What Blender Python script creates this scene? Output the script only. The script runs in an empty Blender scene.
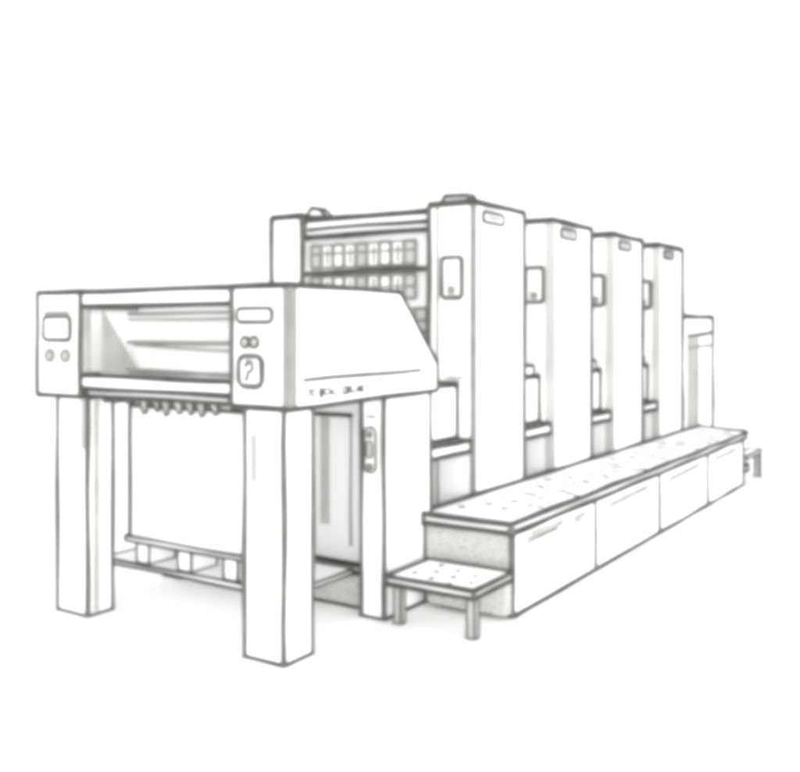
import bpy, math, random
from mathutils import Vector

random.seed(7)
scene = bpy.context.scene
col = scene.collection

# ------------------------------------------------------------------ camera
F_PX, HALF_ANGLE = 944.3, math.radians(33.0745)
cam_data = bpy.data.cameras.new("camera")
cam = bpy.data.objects.new("camera", cam_data)
col.objects.link(cam)
cam.location = (-3.2213, -2.7104, 1.5)
cam.rotation_euler = (math.pi / 2, 0, HALF_ANGLE - math.pi / 2)   # level camera, looking along the press
cam_data.sensor_width = 36.0
cam_data.lens = F_PX / 800 * 36.0
cam_data.shift_y = -(386 - 328) / 800
cam_data.clip_end = 2000
scene.camera = cam

# ------------------------------------------------------------------ light
world = bpy.data.worlds.new("World")
scene.world = world
world.use_nodes = True
bg = world.node_tree.nodes["Background"]
bg.inputs[0].default_value = (1, 1, 1, 1)
bg.inputs[1].default_value = 1.0
scene.view_settings.view_transform = 'Standard'
scene.view_settings.look = 'None'
scene.view_settings.gamma = 1
scene.view_settings.exposure = 0.45            # a high-key shot on white
scene.cycles.diffuse_bounces = 32
scene.cycles.max_bounces = 32
scene.cycles.filter_width = 7.0               # the soft focus of the picture

ld = bpy.data.lights.new("front_fill", 'AREA')  # unseen fill lamp, added to brighten fronts, recesses and under the machine
ld.shape = 'RECTANGLE'; ld.size = 7.0; ld.size_y = 4.0; ld.energy = 380
lo = bpy.data.objects.new("front_fill", ld); col.objects.link(lo)
lo.location = (-8.0, -6.0, 2.4)
lo.rotation_euler = (Vector((1.5, 0.6, 0.5)) - lo.location).to_track_quat('-Z', 'Y').to_euler()

ld2 = bpy.data.lights.new("side_fill", 'AREA')  # second added fill lamp, reaching under the delivery unit from the side
ld2.shape = 'RECTANGLE'; ld2.size = 9.0; ld2.size_y = 3.0; ld2.energy = 260
lo2 = bpy.data.objects.new("side_fill", ld2); col.objects.link(lo2)
lo2.location = (-1.0, -9.5, 1.8)
lo2.rotation_euler = (Vector((1.8, 0.6, 0.4)) - lo2.location).to_track_quat('-Z', 'Y').to_euler()

# ------------------------------------------------------------------ materials
def material(name, rgb, rough=0.7, spec=0.1, vary=0.0, scale=6.0):
    m = bpy.data.materials.new(name)
    m.use_nodes = True
    nt = m.node_tree
    b = nt.nodes["Principled BSDF"]
    b.inputs["Roughness"].default_value = rough
    b.inputs["Specular IOR Level"].default_value = spec
    b.inputs["Base Color"].default_value = (*rgb, 1)
    if vary:
        tc = nt.nodes.new("ShaderNodeTexCoord")
        n = nt.nodes.new("ShaderNodeTexNoise")
        n.inputs["Scale"].default_value = scale
        n.inputs["Detail"].default_value = 3
        r = nt.nodes.new("ShaderNodeValToRGB")
        r.color_ramp.elements[0].position = 0.3
        r.color_ramp.elements[1].position = 0.7
        r.color_ramp.elements[0].color = (*[c * (1 - vary) for c in rgb], 1)
        r.color_ramp.elements[1].color = (*[min(1, c * (1 + vary)) for c in rgb], 1)
        nt.links.new(tc.outputs["Object"], n.inputs["Vector"])
        nt.links.new(n.outputs["Fac"], r.inputs["Fac"])
        nt.links.new(r.outputs["Color"], b.inputs["Base Color"])
    return m

def stipple(name, base, dot, scale):
    m = material(name, base)
    nt = m.node_tree
    b = nt.nodes["Principled BSDF"]
    tc = nt.nodes.new("ShaderNodeTexCoord")
    v = nt.nodes.new("ShaderNodeTexVoronoi"); v.inputs["Scale"].default_value = scale
    r = nt.nodes.new("ShaderNodeValToRGB")
    r.color_ramp.elements[0].position = 0.22
    r.color_ramp.elements[1].position = 0.42
    r.color_ramp.elements[0].color = (*dot, 1)
    r.color_ramp.elements[1].color = (*base, 1)
    nt.links.new(tc.outputs["Object"], v.inputs["Vector"])
    nt.links.new(v.outputs["Distance"], r.inputs["Fac"])
    nt.links.new(r.outputs["Color"], b.inputs["Base Color"])
    return m

WHITE = material("white_enamel", (0.98, 0.98, 0.98), 0.7, 0.0)
DARK = material("dark_edge_trim", (0.09, 0.09, 0.088), 0.9, 0.0, 0.25, 9)
MID = material("grey_edge_trim", (0.13, 0.13, 0.127), 0.9, 0.0, 0.2, 9)
SOFT = material("soft_grey_trim", (0.28, 0.28, 0.275), 0.9, 0.0, 0.12, 9)
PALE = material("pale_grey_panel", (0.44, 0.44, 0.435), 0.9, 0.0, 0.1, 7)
STIP = stipple("stippled_sheet", (0.54, 0.54, 0.532), (0.34, 0.34, 0.335), 52)
PAPER = material("paper", (0.98, 0.98, 0.98), 0.9, 0.0)
FLOOR = material("white_floor", (0.98, 0.98, 0.98), 0.9, 0.0)
LIGHT = material("light_grey_panel", (0.54, 0.54, 0.535), 0.9, 0.0, 0.06, 7)
MATS = [WHITE, DARK, MID, SOFT, PALE, STIP, PAPER, LIGHT]
W, D, M, S, P, T, A, G = range(8)

# ------------------------------------------------------------------ mesh helper
LINE = 1.55          # weight of all the edge trims
class MB:
    def __init__(self, r=0.008):
        self.v, self.f, self.m = [], [], []
        self.r = r
    def face(self, idx, mat):
        self.f.append(idx); self.m.append(mat)
    def tube(self, pts, r=None, mat=None, closed=False, wob=0.0022, n=7):
        """A round trim laid along a polyline, slightly uneven as if laid by hand."""
        r = (r or self.r) * LINE
        pts = [Vector(p) for p in pts]
        if mat is None:
            d = pts[-1] - pts[0]
            mat = M if abs(d.z) > 0.8 * max(d.length, 1e-6) else D
        if closed:
            dense = pts
        else:
            dense = []
            for a, b in zip(pts, pts[1:]):
                k = max(1, int((b - a).length / 0.16))
                dense += [a.lerp(b, i / k) for i in range(k)]
            dense.append(pts[-1])
        N = len(dense)
        ph = [random.uniform(0, 6.28) for _ in range(4)]
        rings = []
        for i, p in enumerate(dense):
            a = dense[i - 1] if (i or closed) else p
            b = dense[(i + 1) % N] if (i < N - 1 or closed) else p
            t = (b - a).normalized()
            ref = Vector((0, 0, 1)) if abs(t.z) < 0.9 else Vector((1, 0, 0))
            u = t.cross(ref).normalized(); w = t.cross(u).normalized()
            c = p.copy()
            if not closed and 0 < i < N - 1:
                c += u * wob * math.sin(i * 1.3 + ph[0]) + w * wob * math.sin(i * 0.9 + ph[1])
            rr = r * (1 + 0.12 * math.sin(i * 1.1 + ph[2]))
            base = len(self.v)
            for k in range(n):
                th = 2 * math.pi * k / n
                self.v.append(c + (u * math.cos(th) + w * math.sin(th)) * rr)
            rings.append(base)
        R = range(N if closed else N - 1)
        for i in R:
            a, b = rings[i], rings[(i + 1) % N]
            for k in range(n):
                self.face((a + k, a + (k + 1) % n, b + (k + 1) % n, b + k), mat)
        if not closed:
            self.face(tuple(rings[0] + k for k in reversed(range(n))), mat)
            self.face(tuple(rings[-1] + k for k in range(n)), mat)
    def prism(self, prof, axis, a0, a1, mat=W, edges=True, r=None, skip=(), ev=None):
        """prof: polygon in the plane square to axis; for 'y' points are (x, z), 'x' (y, z), 'z' (x, y)."""
        def pt(p, a):
            return Vector({'y': (p[0], a, p[1]), 'x': (a, p[0], p[1]), 'z': (p[0], p[1], a)}[axis])
        n = len(prof)
        b0 = len(self.v); self.v += [pt(p, a0) for p in prof]
        b1 = len(self.v); self.v += [pt(p, a1) for p in prof]
        self.face(tuple(b0 + i for i in range(n)), mat)
        self.face(tuple(b1 + i for i in reversed(range(n))), mat)
        for i in range(n):
            j = (i + 1) % n
            self.face((b0 + j, b0 + i, b1 + i, b1 + j), mat)
        if edges:
            for i in range(n):
                j = (i + 1) % n
                if ('a', i) not in skip: self.tube([pt(prof[i], a0), pt(prof[j], a0)], r)
                if ('b', i) not in skip: self.tube([pt(prof[i], a1), pt(prof[j], a1)], r)
                if ('c', i) not in skip: self.tube([pt(prof[i], a0), pt(prof[i], a1)], r)
    def box(self, x0, x1, y0, y1, z0, z1, mat=W, edges=True, r=None, skip=()):
        """skip names edges left bare: two of x0 x1 y0 y1 z0 z1 joined, e.g. 'x0z1'."""
        X, Y, Z = (x0, x1), (y0, y1), (z0, z1)
        b = len(self.v)
        for i in range(2):
            for j in range(2):
                for k in range(2):
                    self.v.append(Vector((X[i], Y[j], Z[k])))
        for q in ((0, 1, 3, 2), (4, 6, 7, 5), (0, 4, 5, 1), (2, 3, 7, 6), (0, 2, 6, 4), (1, 5, 7, 3)):
            self.face(tuple(b + i for i in q), mat)
        if edges:
            for i in range(2):
                for j in range(2):
                    if f'x{i}y{j}' not in skip: self.tube([(X[i], Y[j], z0), (X[i], Y[j], z1)], r)
                    if f'x{i}z{j}' not in skip: self.tube([(X[i], y0, Z[j]), (X[i], y1, Z[j])], r)
                    if f'y{i}z{j}' not in skip: self.tube([(x0, Y[i], Z[j]), (x1, Y[i], Z[j])], r)
    def rrect(self, plane, at, u0, u1, w0, w1, rad, r, mat=M, fill=None, depth=0.012):
        """Raised rounded plate with an outline. plane 'x': u is y, w is z at x=at; plane 'y': u is x at y=at."""
        def pt(u, w, off=0.0):
            return Vector((at - off, u, w)) if plane == 'x' else Vector((u, at - off, w))
        P2 = []
        for cu, cw, s in ((u1 - rad, w1 - rad, 0), (u0 + rad, w1 - rad, 1), (u0 + rad, w0 + rad, 2), (u1 - rad, w0 + rad, 3)):
            for k in range(5):
                th = math.pi / 2 * (s + k / 4)
                P2.append((cu + rad * math.cos(th), cw + rad * math.sin(th)))
        self.tube([pt(u, w, depth) for u, w in P2], r, mat, closed=True)
        if fill is not None:
            n = len(P2)
            b0 = len(self.v); self.v += [pt(u, w, depth) for u, w in P2]
            b1 = len(self.v); self.v += [pt(u, w, -0.002) for u, w in P2]
            self.face(tuple(b0 + i for i in range(n)), fill)
            self.face(tuple(b1 + i for i in reversed(range(n))), fill)
            for i in range(n):
                j = (i + 1) % n
                self.face((b0 + j, b0 + i, b1 + i, b1 + j), fill)
    def drum(self, c, axis, rad, depth, mat, rim=None, rr=None, n=20):
        c = Vector(c)
        ax = Vector({'x': (1, 0, 0), 'y': (0, 1, 0), 'z': (0, 0, 1)}[axis])
        u = Vector((0, 0, 1)) if axis != 'z' else Vector((1, 0, 0))
        w = ax.cross(u)
        ring = [u * math.cos(2 * math.pi * k / n) * rad + w * math.sin(2 * math.pi * k / n) * rad for k in range(n)]
        b0 = len(self.v); self.v += [c + p for p in ring]
        b1 = len(self.v); self.v += [c + p + ax * depth for p in ring]
        self.face(tuple(b0 + i for i in range(n)), mat)
        self.face(tuple(b1 + i for i in reversed(range(n))), mat)
        for i in range(n):
            j = (i + 1) % n
            self.face((b0 + j, b0 + i, b1 + i, b1 + j), mat)
        if rim is not None:
            self.tube([c + p for p in ring], rr or self.r, rim, closed=True)
    def build(self, name, parent=None, origin=None):
        root = parent
        while root is not None and root.parent is not None:
            root = root.parent
        o0 = Vector(origin) if origin is not None else (root.location.copy() if root is not None else Vector())
        me = bpy.data.meshes.new(name)
        me.from_pydata([tuple(v - o0) for v in self.v], [], self.f)
        used = sorted(set(self.m)); rm = {k: i for i, k in enumerate(used)}
        for k in used: me.materials.append(MATS[k])
        me.polygons.foreach_set("material_index", [rm[k] for k in self.m])
        me.update()
        import bmesh
        bm = bmesh.new(); bm.from_mesh(me)
        bmesh.ops.recalc_face_normals(bm, faces=bm.faces); bm.to_mesh(me); bm.free()
        o = bpy.data.objects.new(name, me); col.objects.link(o)
        if parent is not None: o.parent = parent
        elif origin is not None: o.location = origin
        return o

def thing(name, loc, label, cat, group=None):
    o = bpy.data.objects.new(name, None); col.objects.link(o)
    o.empty_display_size = 0.2; o.location = loc
    tag(o, label, cat, group)
    return o

def tag(o, label, cat, group=None):
    o["label"] = label; o["category"] = cat
    if group: o["group"] = group

# ------------------------------------------------------------------ setting
me = bpy.data.meshes.new("ground")
me.from_pydata([(-400, -400, 0), (900, -400, 0), (900, 900, 0), (-400, 900, 0)], [], [(0, 1, 2, 3)])
me.materials.append(FLOOR)
ground = bpy.data.objects.new("ground", me); col.objects.link(ground); ground["kind"] = "structure"

# ------------------------------------------------------------------ delivery unit
R0 = 0.0090
du = thing("delivery_unit", (0.6, 0.85, 0),
           "white delivery unit of the press, a wide windowed head on square legs", "press unit")

PROF = [(0, 1.14), (0, 1.69), (0.89, 1.685), (1.262, 1.31), (1.262, 1.155)]
# right pod with its chamfered grey corner strip
b = MB(R0)
b.prism([(0.0, 1.14), (0.0, 1.69), (0.89, 1.685), (1.262, 1.31), (1.262, 1.155)], 'y', -0.034, 0.311, skip=(('a', 0), ('c', 1)))
b.tube([(0, -0.034, 1.69), (0, 0.311, 1.69)])
b.tube([(0.09, -0.036, 1.265), (0.3, -0.036, 1.268), (0.6, -0.036, 1.27), (1.09, -0.036, 1.274)], 0.0072, M)
for word, x0, wd in (("TC", 0.12, 0.065), ("IJOc.", 0.205, 0.135), ("QEL.AK", 0.375, 0.20)):     # faint lettering low on the side
    cu = bpy.data.curves.new("lettering", 'FONT'); cu.body = word; cu.size = 0.06; cu.extrude = 0.002; cu.offset = 0.003
    tmp = bpy.data.objects.new("lettering", cu); col.objects.link(tmp)
    bpy.context.view_layer.update()
    tm = bpy.data.meshes.new_from_object(tmp.evaluated_get(bpy.context.evaluated_depsgraph_get()))
    bpy.data.objects.remove(tmp)
    xs = [v.co.x for v in tm.vertices]; k = wd / (max(xs) - min(xs)); base = len(b.v)
    b.v += [Vector((x0 + (v.co.x - min(xs)) * k, -0.0365 - v.co.z, 1.188 + v.co.y * 0.85)) for v in tm.vertices]
    for p in tm.polygons: b.face(tuple(base + i for i in p.vertices), D if x0 > 0.3 else M)
    bpy.data.meshes.remove(tm)
pod_r = b.build("control_pod", du)
b = MB(R0); b.prism([(-0.006, -0.039), (0.045, -0.039), (0.045, -0.030), (-0.002, 0.004), (-0.006, 0.004)], 'z', 1.146, 1.684, S, edges=False)
b.build("corner_strip", pod_r)
# its display, buttons, key switch
b = MB(0.006); b.rrect('x', 0, 0.062, 0.266, 1.527, 1.588, 0.016, 0.0062, M, W); b.build("display", pod_r)
for y in (0.217, 0.160):
    b = MB(0.005); b.drum((-0.018, y, 1.436), 'x', 0.024, 0.02, G, M, 0.005); b.build("button", pod_r)
b = MB(0.006)
b.rrect('x', 0, 0.120, 0.256, 1.235, 1.372, 0.034, 0.0085, M, W)
sq = [(0.198, 1.338), (0.178, 1.33), (0.176, 1.312), (0.188, 1.302), (0.204, 1.308), (0.21, 1.286), (0.2, 1.268), (0.178, 1.264)]
b.tube([(-0.016, y, z) for y, z in [(0.214, 1.325), (0.2, 1.345), (0.176, 1.342), (0.17, 1.32), (0.182, 1.305), (0.203, 1.302), (0.2, 1.28), (0.212, 1.264)]], 0.006, M)
b.build("key_switch", pod_r)
# left pod
b = MB(R0)
b.prism(PROF, 'y', 1.378, 1.731)
pod_l = b.build("control_pod", du)
b = MB(0.006)
b.rrect('x', 0, 1.452, 1.664, 1.437, 1.558, 0.018, 0.0068, M, W)
b.tube([(-0.012, 1.648, 1.576), (-0.012, 1.468, 1.576)], 0.008, S)
b.build("screen", pod_l)
for y in (1.612, 1.482):
    b = MB(0.005); b.drum((-0.018, y, 1.353), 'x', 0.030, 0.02, G, S, 0.006); b.build("button", pod_l)

# roof, bars and window between the pods
b = MB(R0); b.prism([(0.002, 1.612), (0.002, 1.688), (0.888, 1.683), (0.86, 1.612)], 'y', 0.314, 1.375, skip=(('c', 3),)); b.build("roof", du)
b = MB(R0); b.box(0.003, 0.12, 0.314, 1.375, 1.185, 1.252, skip=('x1z0', 'x1z1')); b.build("front_bar", du)
b = MB(R0 * 0.9); b.box(0.012, 0.75, 0.33, 1.34, 1.148, 1.180, W, skip=('x0z1', 'x1z0', 'x1z1')); b.build("underside_tray", du)
b = MB(0.005)
b.prism([(0.30, 1.252), (0.38, 1.61), (0.40, 1.61), (0.40, 1.252)], 'y', 0.314, 1.375, W, edges=False)
b.tube([(0.297, 0.33, 1.262), (0.297, 1.34, 1.262)], 0.006, S)
b.build("window_back", du)
b = MB(0.005)
b.box(0.004, 0.03, 1.335, 1.374, 1.27, 1.605, P, edges=False)  # shade of the inner side wall, put in as a grey plate
b.build("jamb_shade", du)
b = MB(0.005); b.prism([(0.06, 1.59), (0.06, 1.265), (0.30, 1.265)], 'y', 1.27, 1.285, P, edges=False); b.build("shade_triangle", du)  # shading on the window's inner wall, built as a grey triangle
for (x, z, y0, y1, r, m) in ((0.2, 1.575, 0.36, 1.24, 0.008, S), (0.2, 1.545, 0.36, 1.24, 0.006, S), (0.18, 1.425, 0.42, 1.22, 0.011, S)):
    b = MB(); b.tube([(x, y0, z), (x, y1, z)], r * 0.72, m); b.build("guide_rod", du)
b = MB(); b.tube([(0.18, 1.22, 1.43), (0.17, 1.15, 1.41), (0.16, 0.8, 1.395), (0.16, 0.33, 1.385)], 0.005, S); b.build("guide_rod", du)
b = MB(); b.tube([(0.15, 1.2, 1.285), (0.15, 0.8, 1.278), (0.15, 0.33, 1.265)], 0.005, S); b.build("guide_rod", du)

# sheet grippers under the head
for i in range(7):
    y = 1.02 - i * 0.08
    b = MB(0.0042)
    q = random.uniform(-0.008, 0.014)
    b.prism([(y + 0.036, 1.150), (y - 0.036, 1.150), (y - 0.030 - q, 1.076 + q), (y - 0.012 - q, 1.068 + q)], 'x', 0.10, 0.106, P if i % 3 else G, edges=True)
    b.build("gripper", du)
for i in range(3):
    y = 1.30 - i * 0.085
    b = MB(0.004)
    b.prism([(y + 0.03, 1.147), (y - 0.03, 1.147), (y - 0.02, 1.118), (y + 0.01, 1.112)], 'x', 0.10, 0.125, G, edges=True)
    b.build("gripper", du)
b = MB(0.005); b.box(0.128, 0.16, 0.45, 1.27, 1.108, 1.140, P, edges=False); b.build("gripper_bar", du)

# legs
b = MB(R0); b.box(0.0, 0.2, 0.0, 0.23, 0.0, 1.14); leg = b.build("leg", du)
b = MB(); b.box(-0.0045, 0.002, 0.155, 0.195, 0.80, 1.02, P, edges=False); b.build("shade_strip", leg)  # shading mark on the leg front, laid on as a grey strip
b = MB(R0); b.box(0.0, 0.16, 1.32, 1.56, 0.0, 1.14); leg = b.build("leg", du)
b = MB(); b.box(-0.0045, 0.002, 1.335, 1.375, 0.87, 1.135, P, edges=False); b.build("shade_strip", leg)  # same shading mark on the left leg, in pale grey
b = MB(); b.box(0.035, 0.075, 1.3165, 1.322, 0.02, 1.12, P, edges=False); b.build("shade_strip", leg)  # shade line of the leg's inner face, coloured in as a strip

# rear housing
b = MB(R0); b.box(0.79, 1.245, 0.0, 0.14, 0.0, 1.15, skip=("x0z1", "y0z1")); rc = b.build("rear_column", du)
b = MB(R0); b.box(0.79, 1.245, 1.46, 1.60, 0.0, 1.15); b.build("rear_column", du)
b = MB(0.0055); b.box(1.0, 1.24, 0.143, 1.457, 0.21, 1.14); wl = b.build("rear_wall", du)
b = MB(0.006); b.tube([(0.995, 0.35, 1.018), (0.995, 1.44, 1.012)], 0.007); b.tube([(0.995, 0.36, 0.3), (0.995, 0.36, 1.01)], 0.004, S); b.build("wall_rail", wl)
b = MB(); b.box(0.994, 1.001, 0.51, 0.57, 0.40, 1.0, G, edges=False); b.build("shade_strip", wl)  # vertical shading on the rear wall, put in as a grey strip
b = MB(R0); b.box(0.885, 0.99, 0.143, 1.457, 0.0, 0.19, T); b.build("base_beam", du)
b = MB(0.005)
b.rrect('x', 0.79, 0.044, 0.112, 0.755, 0.985, 0.028, 0.0045, M, W)
b.rrect('x', 0.778, 0.062, 0.096, 0.83, 0.915, 0.008, 0.003, M, G, 0.006)
b.drum((0.772, 0.078, 0.785), 'x', 0.014, 0.008, P, M, 0.004, 12)
b.drum((0.772, 0.078, 0.95), 'x', 0.014, 0.008, P, M, 0.004, 12)
b.build("control_plate", rc)
b = MB(); b.box(0.785, 0.792, 0.05, 0.105, 1.035, 1.048, S, edges=False); b.build("name_strip", rc)
# lift that carries the pallet
b = MB(0.0055); b.box(0.33, 0.88, 0.265, 1.60, 0.182, 0.208, W); b.build("lift_plate", du)

# ------------------------------------------------------------------ pallet and sheet stack
pal = thing("pallet", (0.445, 0.85, 0.215), "low slatted pallet on the lift plate, under the sheet stack", "pallet")
b = MB(0.006); b.box(0.34, 0.55, 0.28, 1.43, 0.322, 0.348, W, r=0.0052); b.build("deck", pal)
for y in (1.25, 0.93, 0.60, 0.33):
    b = MB(0.006); b.box(0.35, 0.54, y, y + 0.095, 0.2085, 0.3215, W, r=0.005); b.build("block", pal)
b = MB(R0); b.box(0.35, 0.52, 0.30, 1.40, 0.349, 1.075, A, r=R0, skip=("x0z0", "y0z0"))
st = b.build("sheet_stack", None, (0.435, 0.85, 0.349))
tag(st, "tall blank white stack of sheets on the pallet between the delivery legs", "paper stack")

# ------------------------------------------------------------------ printing towers
LAB = ["first and nearest printing tower, its ink key rows showing above the delivery head",
       "second printing tower from the delivery unit, between the first and the third",
       "third printing tower from the delivery unit, just before the last tower",
       "last and farthest printing tower, standing next to the low feeder cabinet"]
ZT = 2.262
for i in range(4):
    x = 1.788 + 1.18 * i
    L = 0.685
    r = 0.0125 + 0.0013 * i
    t = thing("printing_tower", (x + L / 2, 0.8, 0), LAB[i], "press unit", "printing towers in a row along the walkway")
    b = MB(r); b.box(x, x + L, 0.02, 0.335, 0, ZT, skip=("x0y0",)); fr = b.build("side_frame", t)
    b = MB(r); b.box(x, x + L, 1.345, 1.613, 0, ZT); b.build("side_frame", t)
    b = MB(r); b.box(x + 0.07, x + L - 0.03, 0.338, 1.342, 0.0, ZT - 0.03, skip=("x0y0", "x0y1")); body = b.build("body", t)
    # front corner strip
    b = MB(r)
    if i == 0: b.box(x - 0.004, x + 0.03, 0.0165, 0.045, 0.02, ZT - 0.012, S, edges=False)
    else: b.box(x - 0.004, x + 0.03, 0.0165, 0.088, 0.02, ZT - 0.012, G, edges=False)
    b.build("corner_strip", fr)
    b = MB(r); b.box(x - 0.005, x + 0.05, 0.262, 0.285, 0.02, ZT - 0.012, P, edges=False); b.build("corner_strip", fr)
    # control panel on the front
    b = MB(r * 0.7)
    b.rrect('x', x, 0.098, 0.236, 1.685, 1.93, 0.02, r * 0.72, M, W)
    b.rrect('x', x, 0.15, 0.19, 1.715, 1.75, 0.008, r * 0.4, S, P, 0.016)
    b.build("control_panel", fr)
    # name plate on the side
    b = MB(r * 0.6)
    b.rrect('y', 0.02, x + 0.1, x + 0.37, 2.150, 2.212, 0.02, r * 0.62, M, W)
    b.tube([(x + 0.15, 0.004, 2.181), (x + 0.32, 0.004, 2.181)], r * 0.35, S)
    b.build("name_plate", fr)
    # lid on top
    b = MB(r)
    b.prism([(0.055, ZT), (0.075, ZT + 0.045), (0.235, ZT + 0.05), (0.265, ZT)] if i == 0 else
            [(0.03, ZT), (0.04, ZT + 0.012), (0.25, ZT + 0.012), (0.26, ZT)], 'x', x + 0.02, x + 0.10, r=r * 0.7)
    b.build("lid", fr)
    # guard box and foot shelf in the gap before this tower
    gx = 1.27 if i == 0 else x - 1.18 + L + 0.004
    b = MB(r * 0.9); b.box(gx, x - 0.004, 0.138, 1.3, 0.83, 1.157, skip=("x0y0",)); gb = b.build("guard_box", t)
    b = MB(r * 0.9); b.box(gx, x - 0.004, 0.047, 1.3, 0.755, 0.822, r=r * 0.8); b.build("foot_shelf", t)
    if i > 0:
        b = MB(r * 0.8); b.box(gx, gx + 0.40, 0.139, 0.3, 1.160, 1.235, r=r * 0.6); b.build("cap_box", gb)
    else:
        b = MB(r * 0.6); b.box(x - 0.03, x + 0.002, 0.085, 0.20, 1.19, 1.205, P, edges=False); b.build("handle", gb)
    if i == 0:
        # head beam, end brackets and rows of ink keys
        b = MB(r); b.box(x + 0.02, x + 0.10, 0.345, 1.335, 2.115, 2.23, skip=("x1z0", "x1z1"))
        b.tube([(x + 0.015, 0.36, 2.165), (x + 0.013, 0.8, 2.170), (x + 0.015, 1.30, 2.163)], r * 0.7)
        b.build("head_beam", t)
        b = MB(r); b.prism([(1.15, ZT - 0.02), (1.22, ZT + 0.04), (1.29, ZT + 0.05), (1.33, ZT - 0.005)], 'x', x + 0.03, x + 0.09, r=r * 0.7); b.build("lid", t)
        b = MB(r); b.tube([(x + 0.01, 0.338, 1.87), (x + 0.01, 0.8, 1.873), (x + 0.01, 1.345, 1.867)], r * 0.9); b.box(x + 0.012, x + 0.07, 0.34, 1.34, 1.862, 1.878, W, edges=False); b.build("rail", t)
        for row, (z0, z1, n0) in enumerate(((1.905, 2.055, 0), (1.69, 1.84, 0), (1.475, 1.625, 0))):
            for j in range(n0, 9):
                y = 0.462 + 0.094 * j
                yy = y if row < 2 else y - 0.085
                b = MB(r * 0.5)
                f = W if j % 4 else G
                b.rrect('x', x + 0.07, yy, yy + 0.080, z0, z1, 0.005, r * (0.45 if j % 2 else 0.62), S, f, 0.03)
                zm = z0 + (0.62 if row == 0 else 0.5) * (z1 - z0)
                b.tube([(x + 0.036, yy + 0.012, zm), (x + 0.036, yy + 0.06, zm)], r * 0.42, S)
                if j % 2: b.tube([(x + 0.036, yy + 0.036, z0 + 0.02), (x + 0.036, yy + 0.036, z1 - 0.02)], r * 0.36, S)
                b.build("ink_key", body)

# ------------------------------------------------------------------ feeder cabinet
r = 0.015
fc = thing("feeder_cabinet", (6.7, 0.8, 0), "low white feeder cabinet at the far end, behind the last printing tower", "cabinet")
b = MB(r); b.box(6.04, 7.12, 0.02, 1.5, 0.0, 1.615, skip=('x0y0',)); cb = b.build("body", fc)
b = MB(r); b.box(6.19, 6.55, 0.0135, 0.03, 0.3, 1.40, P, edges=False); b.tube([(6.55, 0.014, 0.3), (6.55, 0.014, 1.40)], 0.007, S); b.build("side_shade", fc)  # shading on the cabinet's left side, put in as a grey panel
b = MB(r); b.tube([(6.2, 0.016, 1.42), (6.6, 0.016, 1.43), (7.1, 0.016, 1.45)], 0.012, M); b.tube([(6.2, 0.016, 1.30), (7.1, 0.016, 1.315)], 0.009, S); b.build("band", fc)

# ------------------------------------------------------------------ walkway
wk = thing("walkway", (3.6, -0.25, 0), "long raised walkway with a speckled tread top running beside the printing towers", "walkway")
YO = -0.53
b = MB(0.011)
b.box(1.19, 6.09, YO, 0.012, 0.0, 0.438, W, skip=("x0z1", "x1z1", "y0z1", "y1z1", "x0z0", "x1z0"))
b.tube([(1.19, YO - 0.004, 0.004), (6.09, YO - 0.004, 0.004)], 0.013)
b.tube([(6.09, YO - 0.004, 0.0), (6.09, YO - 0.004, 0.436)], 0.014)
b.tube([(1.186, YO - 0.002, 0.0), (1.186, YO - 0.002, 0.436)], 0.010)
b.tube([(1.186, 0.000, 0.0), (1.186, 0.000, 0.436)], 0.008)
bd = b.build("body", wk)
b = MB(0.009); b.box(1.1855, 1.194, YO + 0.006, 0.004, 0.004, 0.434, T, edges=False)
b.tube([(1.186, YO, 0.0), (1.186, 0.012, 0.0)]); b.build("end_panel", bd)
XS = [1.19, 2.323, 3.572, 4.86, 6.09]
for k in range(4):
    x0, x1 = XS[k] + 0.012, XS[k + 1] - 0.012
    b = MB(0.0095 + 0.0012 * k)
    b.box(x0, x1, YO - 0.006, YO + 0.004, 0.012, 0.434, W, edges=False)
    if k < 3: b.tube([(XS[k + 1], YO - 0.004, 0.01), (XS[k + 1], YO - 0.004, 0.434)], 0.011 + 0.0012 * k, mat=M)
    pn = b.build("side_panel", bd)
    b = MB(0.005)
    Lp = x1 - x0
    if k == 0:
        for q in range(3): b.tube([(x0 + 0.10 + 0.05 * q, YO - 0.007, 0.355 + q * 0.022), (x0 + 0.55 + 0.07 * q, YO - 0.007, 0.362 + q * 0.017)], 0.005, S)
        b.tube([(x0 + 0.78, YO - 0.007, 0.378), (x0 + 0.95, YO - 0.007, 0.382)], 0.011, P)
        b.tube([(x0 + 0.80, YO - 0.007, 0.352), (x0 + 0.90, YO - 0.007, 0.354)], 0.007, P)
    else:
        b.tube([(x0 + 0.10, YO - 0.007, 0.355), (x0 + Lp * 0.8, YO - 0.007, 0.368)], 0.008, P)
        b.tube([(x0 + 0.25, YO - 0.007, 0.375), (x0 + Lp * 0.9, YO - 0.007, 0.392)], 0.006, P)
    b.build("shade_hatch", pn)  # hatched shading below the tread slab, laid on as grey lines
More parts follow.
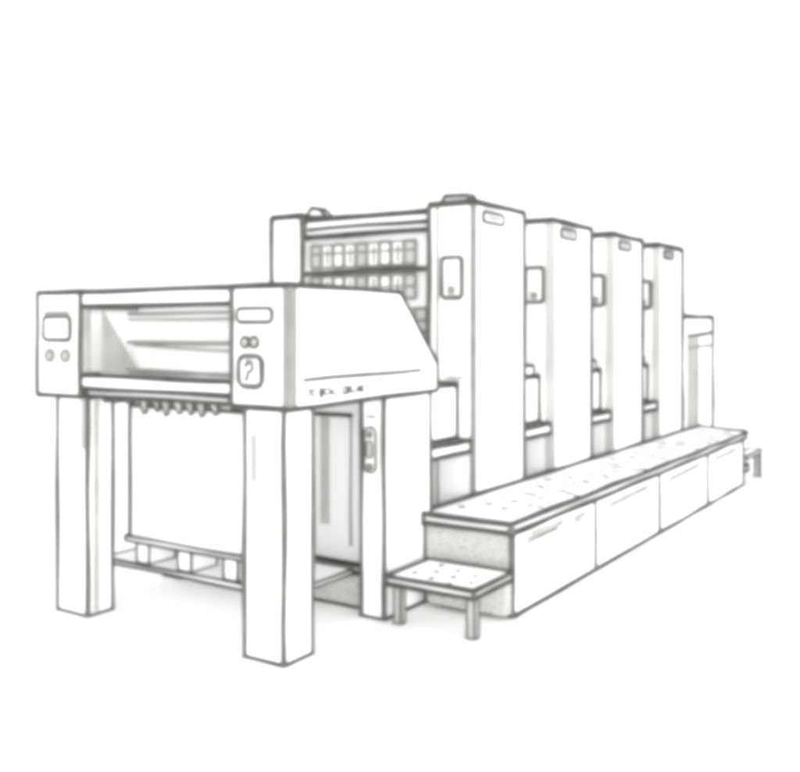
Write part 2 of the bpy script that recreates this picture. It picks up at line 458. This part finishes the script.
# tread slab with a rounded far corner and speckles
b = MB(0.011)
ZS0, ZS1 = 0.440, 0.487
YI = 0.155
prof = [(1.165, YO - 0.006), (6.12, YO - 0.006), (6.28, YO + 0.0), (6.36, YO + 0.05), (6.37, YO + 0.12), (6.62, 0.016), (1.165, 0.016)]
b.prism(prof, 'z', ZS0, ZS1, W, skip=tuple(('c', q) for q in range(1, 6)) + (('b', 5), ('a', 5), ('b', 6)))
b.tube([(1.26, 0.014, ZS1 + 0.004), (6.62, 0.014, ZS1 + 0.004)], 0.013)
b.tube([(1.165, -0.003, ZS0), (1.165, -0.003, ZS1)])
b.tube([(1.165, 0.010, ZS1), (1.165, YO - 0.006, ZS1)])
b.tube([(6.12, YO - 0.006, ZS1), (6.28, YO, ZS1), (6.36, YO + 0.05, ZS1), (6.37, YO + 0.12, ZS1), (6.62, 0.016, ZS1)], 0.014, D)
b.tube([(6.365, YO + 0.08, ZS0), (6.365, YO + 0.08, ZS1)], 0.016)
for k in range(54):
    X = 1.38 + 4.9 * (k + random.uniform(0.1, 0.9)) / 54
    Y = -0.09 - 0.36 * ((k * 0.618) % 1)
    for q in range(random.choice((1, 1, 2))):
        b.drum((X + q * random.uniform(-0.05, 0.09), Y - q * random.uniform(0.03, 0.07), ZS1 - 0.001), 'z',
               random.uniform(0.018, 0.026) * (1 + 0.13 * (X - 1)), 0.004, D, n=9)
b.build("tread", wk)

# ------------------------------------------------------------------ steps at both ends
ss = thing("step_stool", (0.95, -0.28, 0), "small two legged step with speckled top at the near end of the walkway", "step")
b = MB(0.0088)
b.box(0.725, 1.135, -0.558, -0.058, 0.214, 0.250, W)
for k in range(9):
    b.drum((0.77 + 0.31 * ((k * 0.618 + 0.3) % 1), -0.12 - 0.38 * (k + 0.5) / 9, 0.2495), 'z', random.uniform(0.013, 0.021), 0.004, random.choice((D, M)), n=9)
b.build("tread", ss)
for y in (-0.112, -0.535):
    b = MB(0.006); b.box(0.775, 0.815, y, y + 0.042, 0.0, 0.213, P, r=0.0045, skip=("x0z1", "x1z1", "y0z1", "y1z1")); b.build("leg", ss)
b = MB(0.006); b.box(1.100, 1.175, -0.535, -0.08, 0.03, 0.213, T, edges=False); b.build("bracket", ss)

es = thing("end_step", (6.5, -0.5, 0), "tiny dark step with a thin leg at the far end of the walkway", "step")
b = MB(0.012); b.box(6.15, 6.78, -0.56, -0.44, 0.24, 0.275, W, r=0.007); b.build("tread", es)
b = MB(0.012); b.box(6.70, 6.76, -0.56, -0.51, 0.0, 0.239, P, r=0.006); b.build("leg", es)
b = MB(0.012); b.box(6.10, 6.32, -0.54, -0.48, 0.12, 0.18, P, r=0.009); b.build("bracket", es)
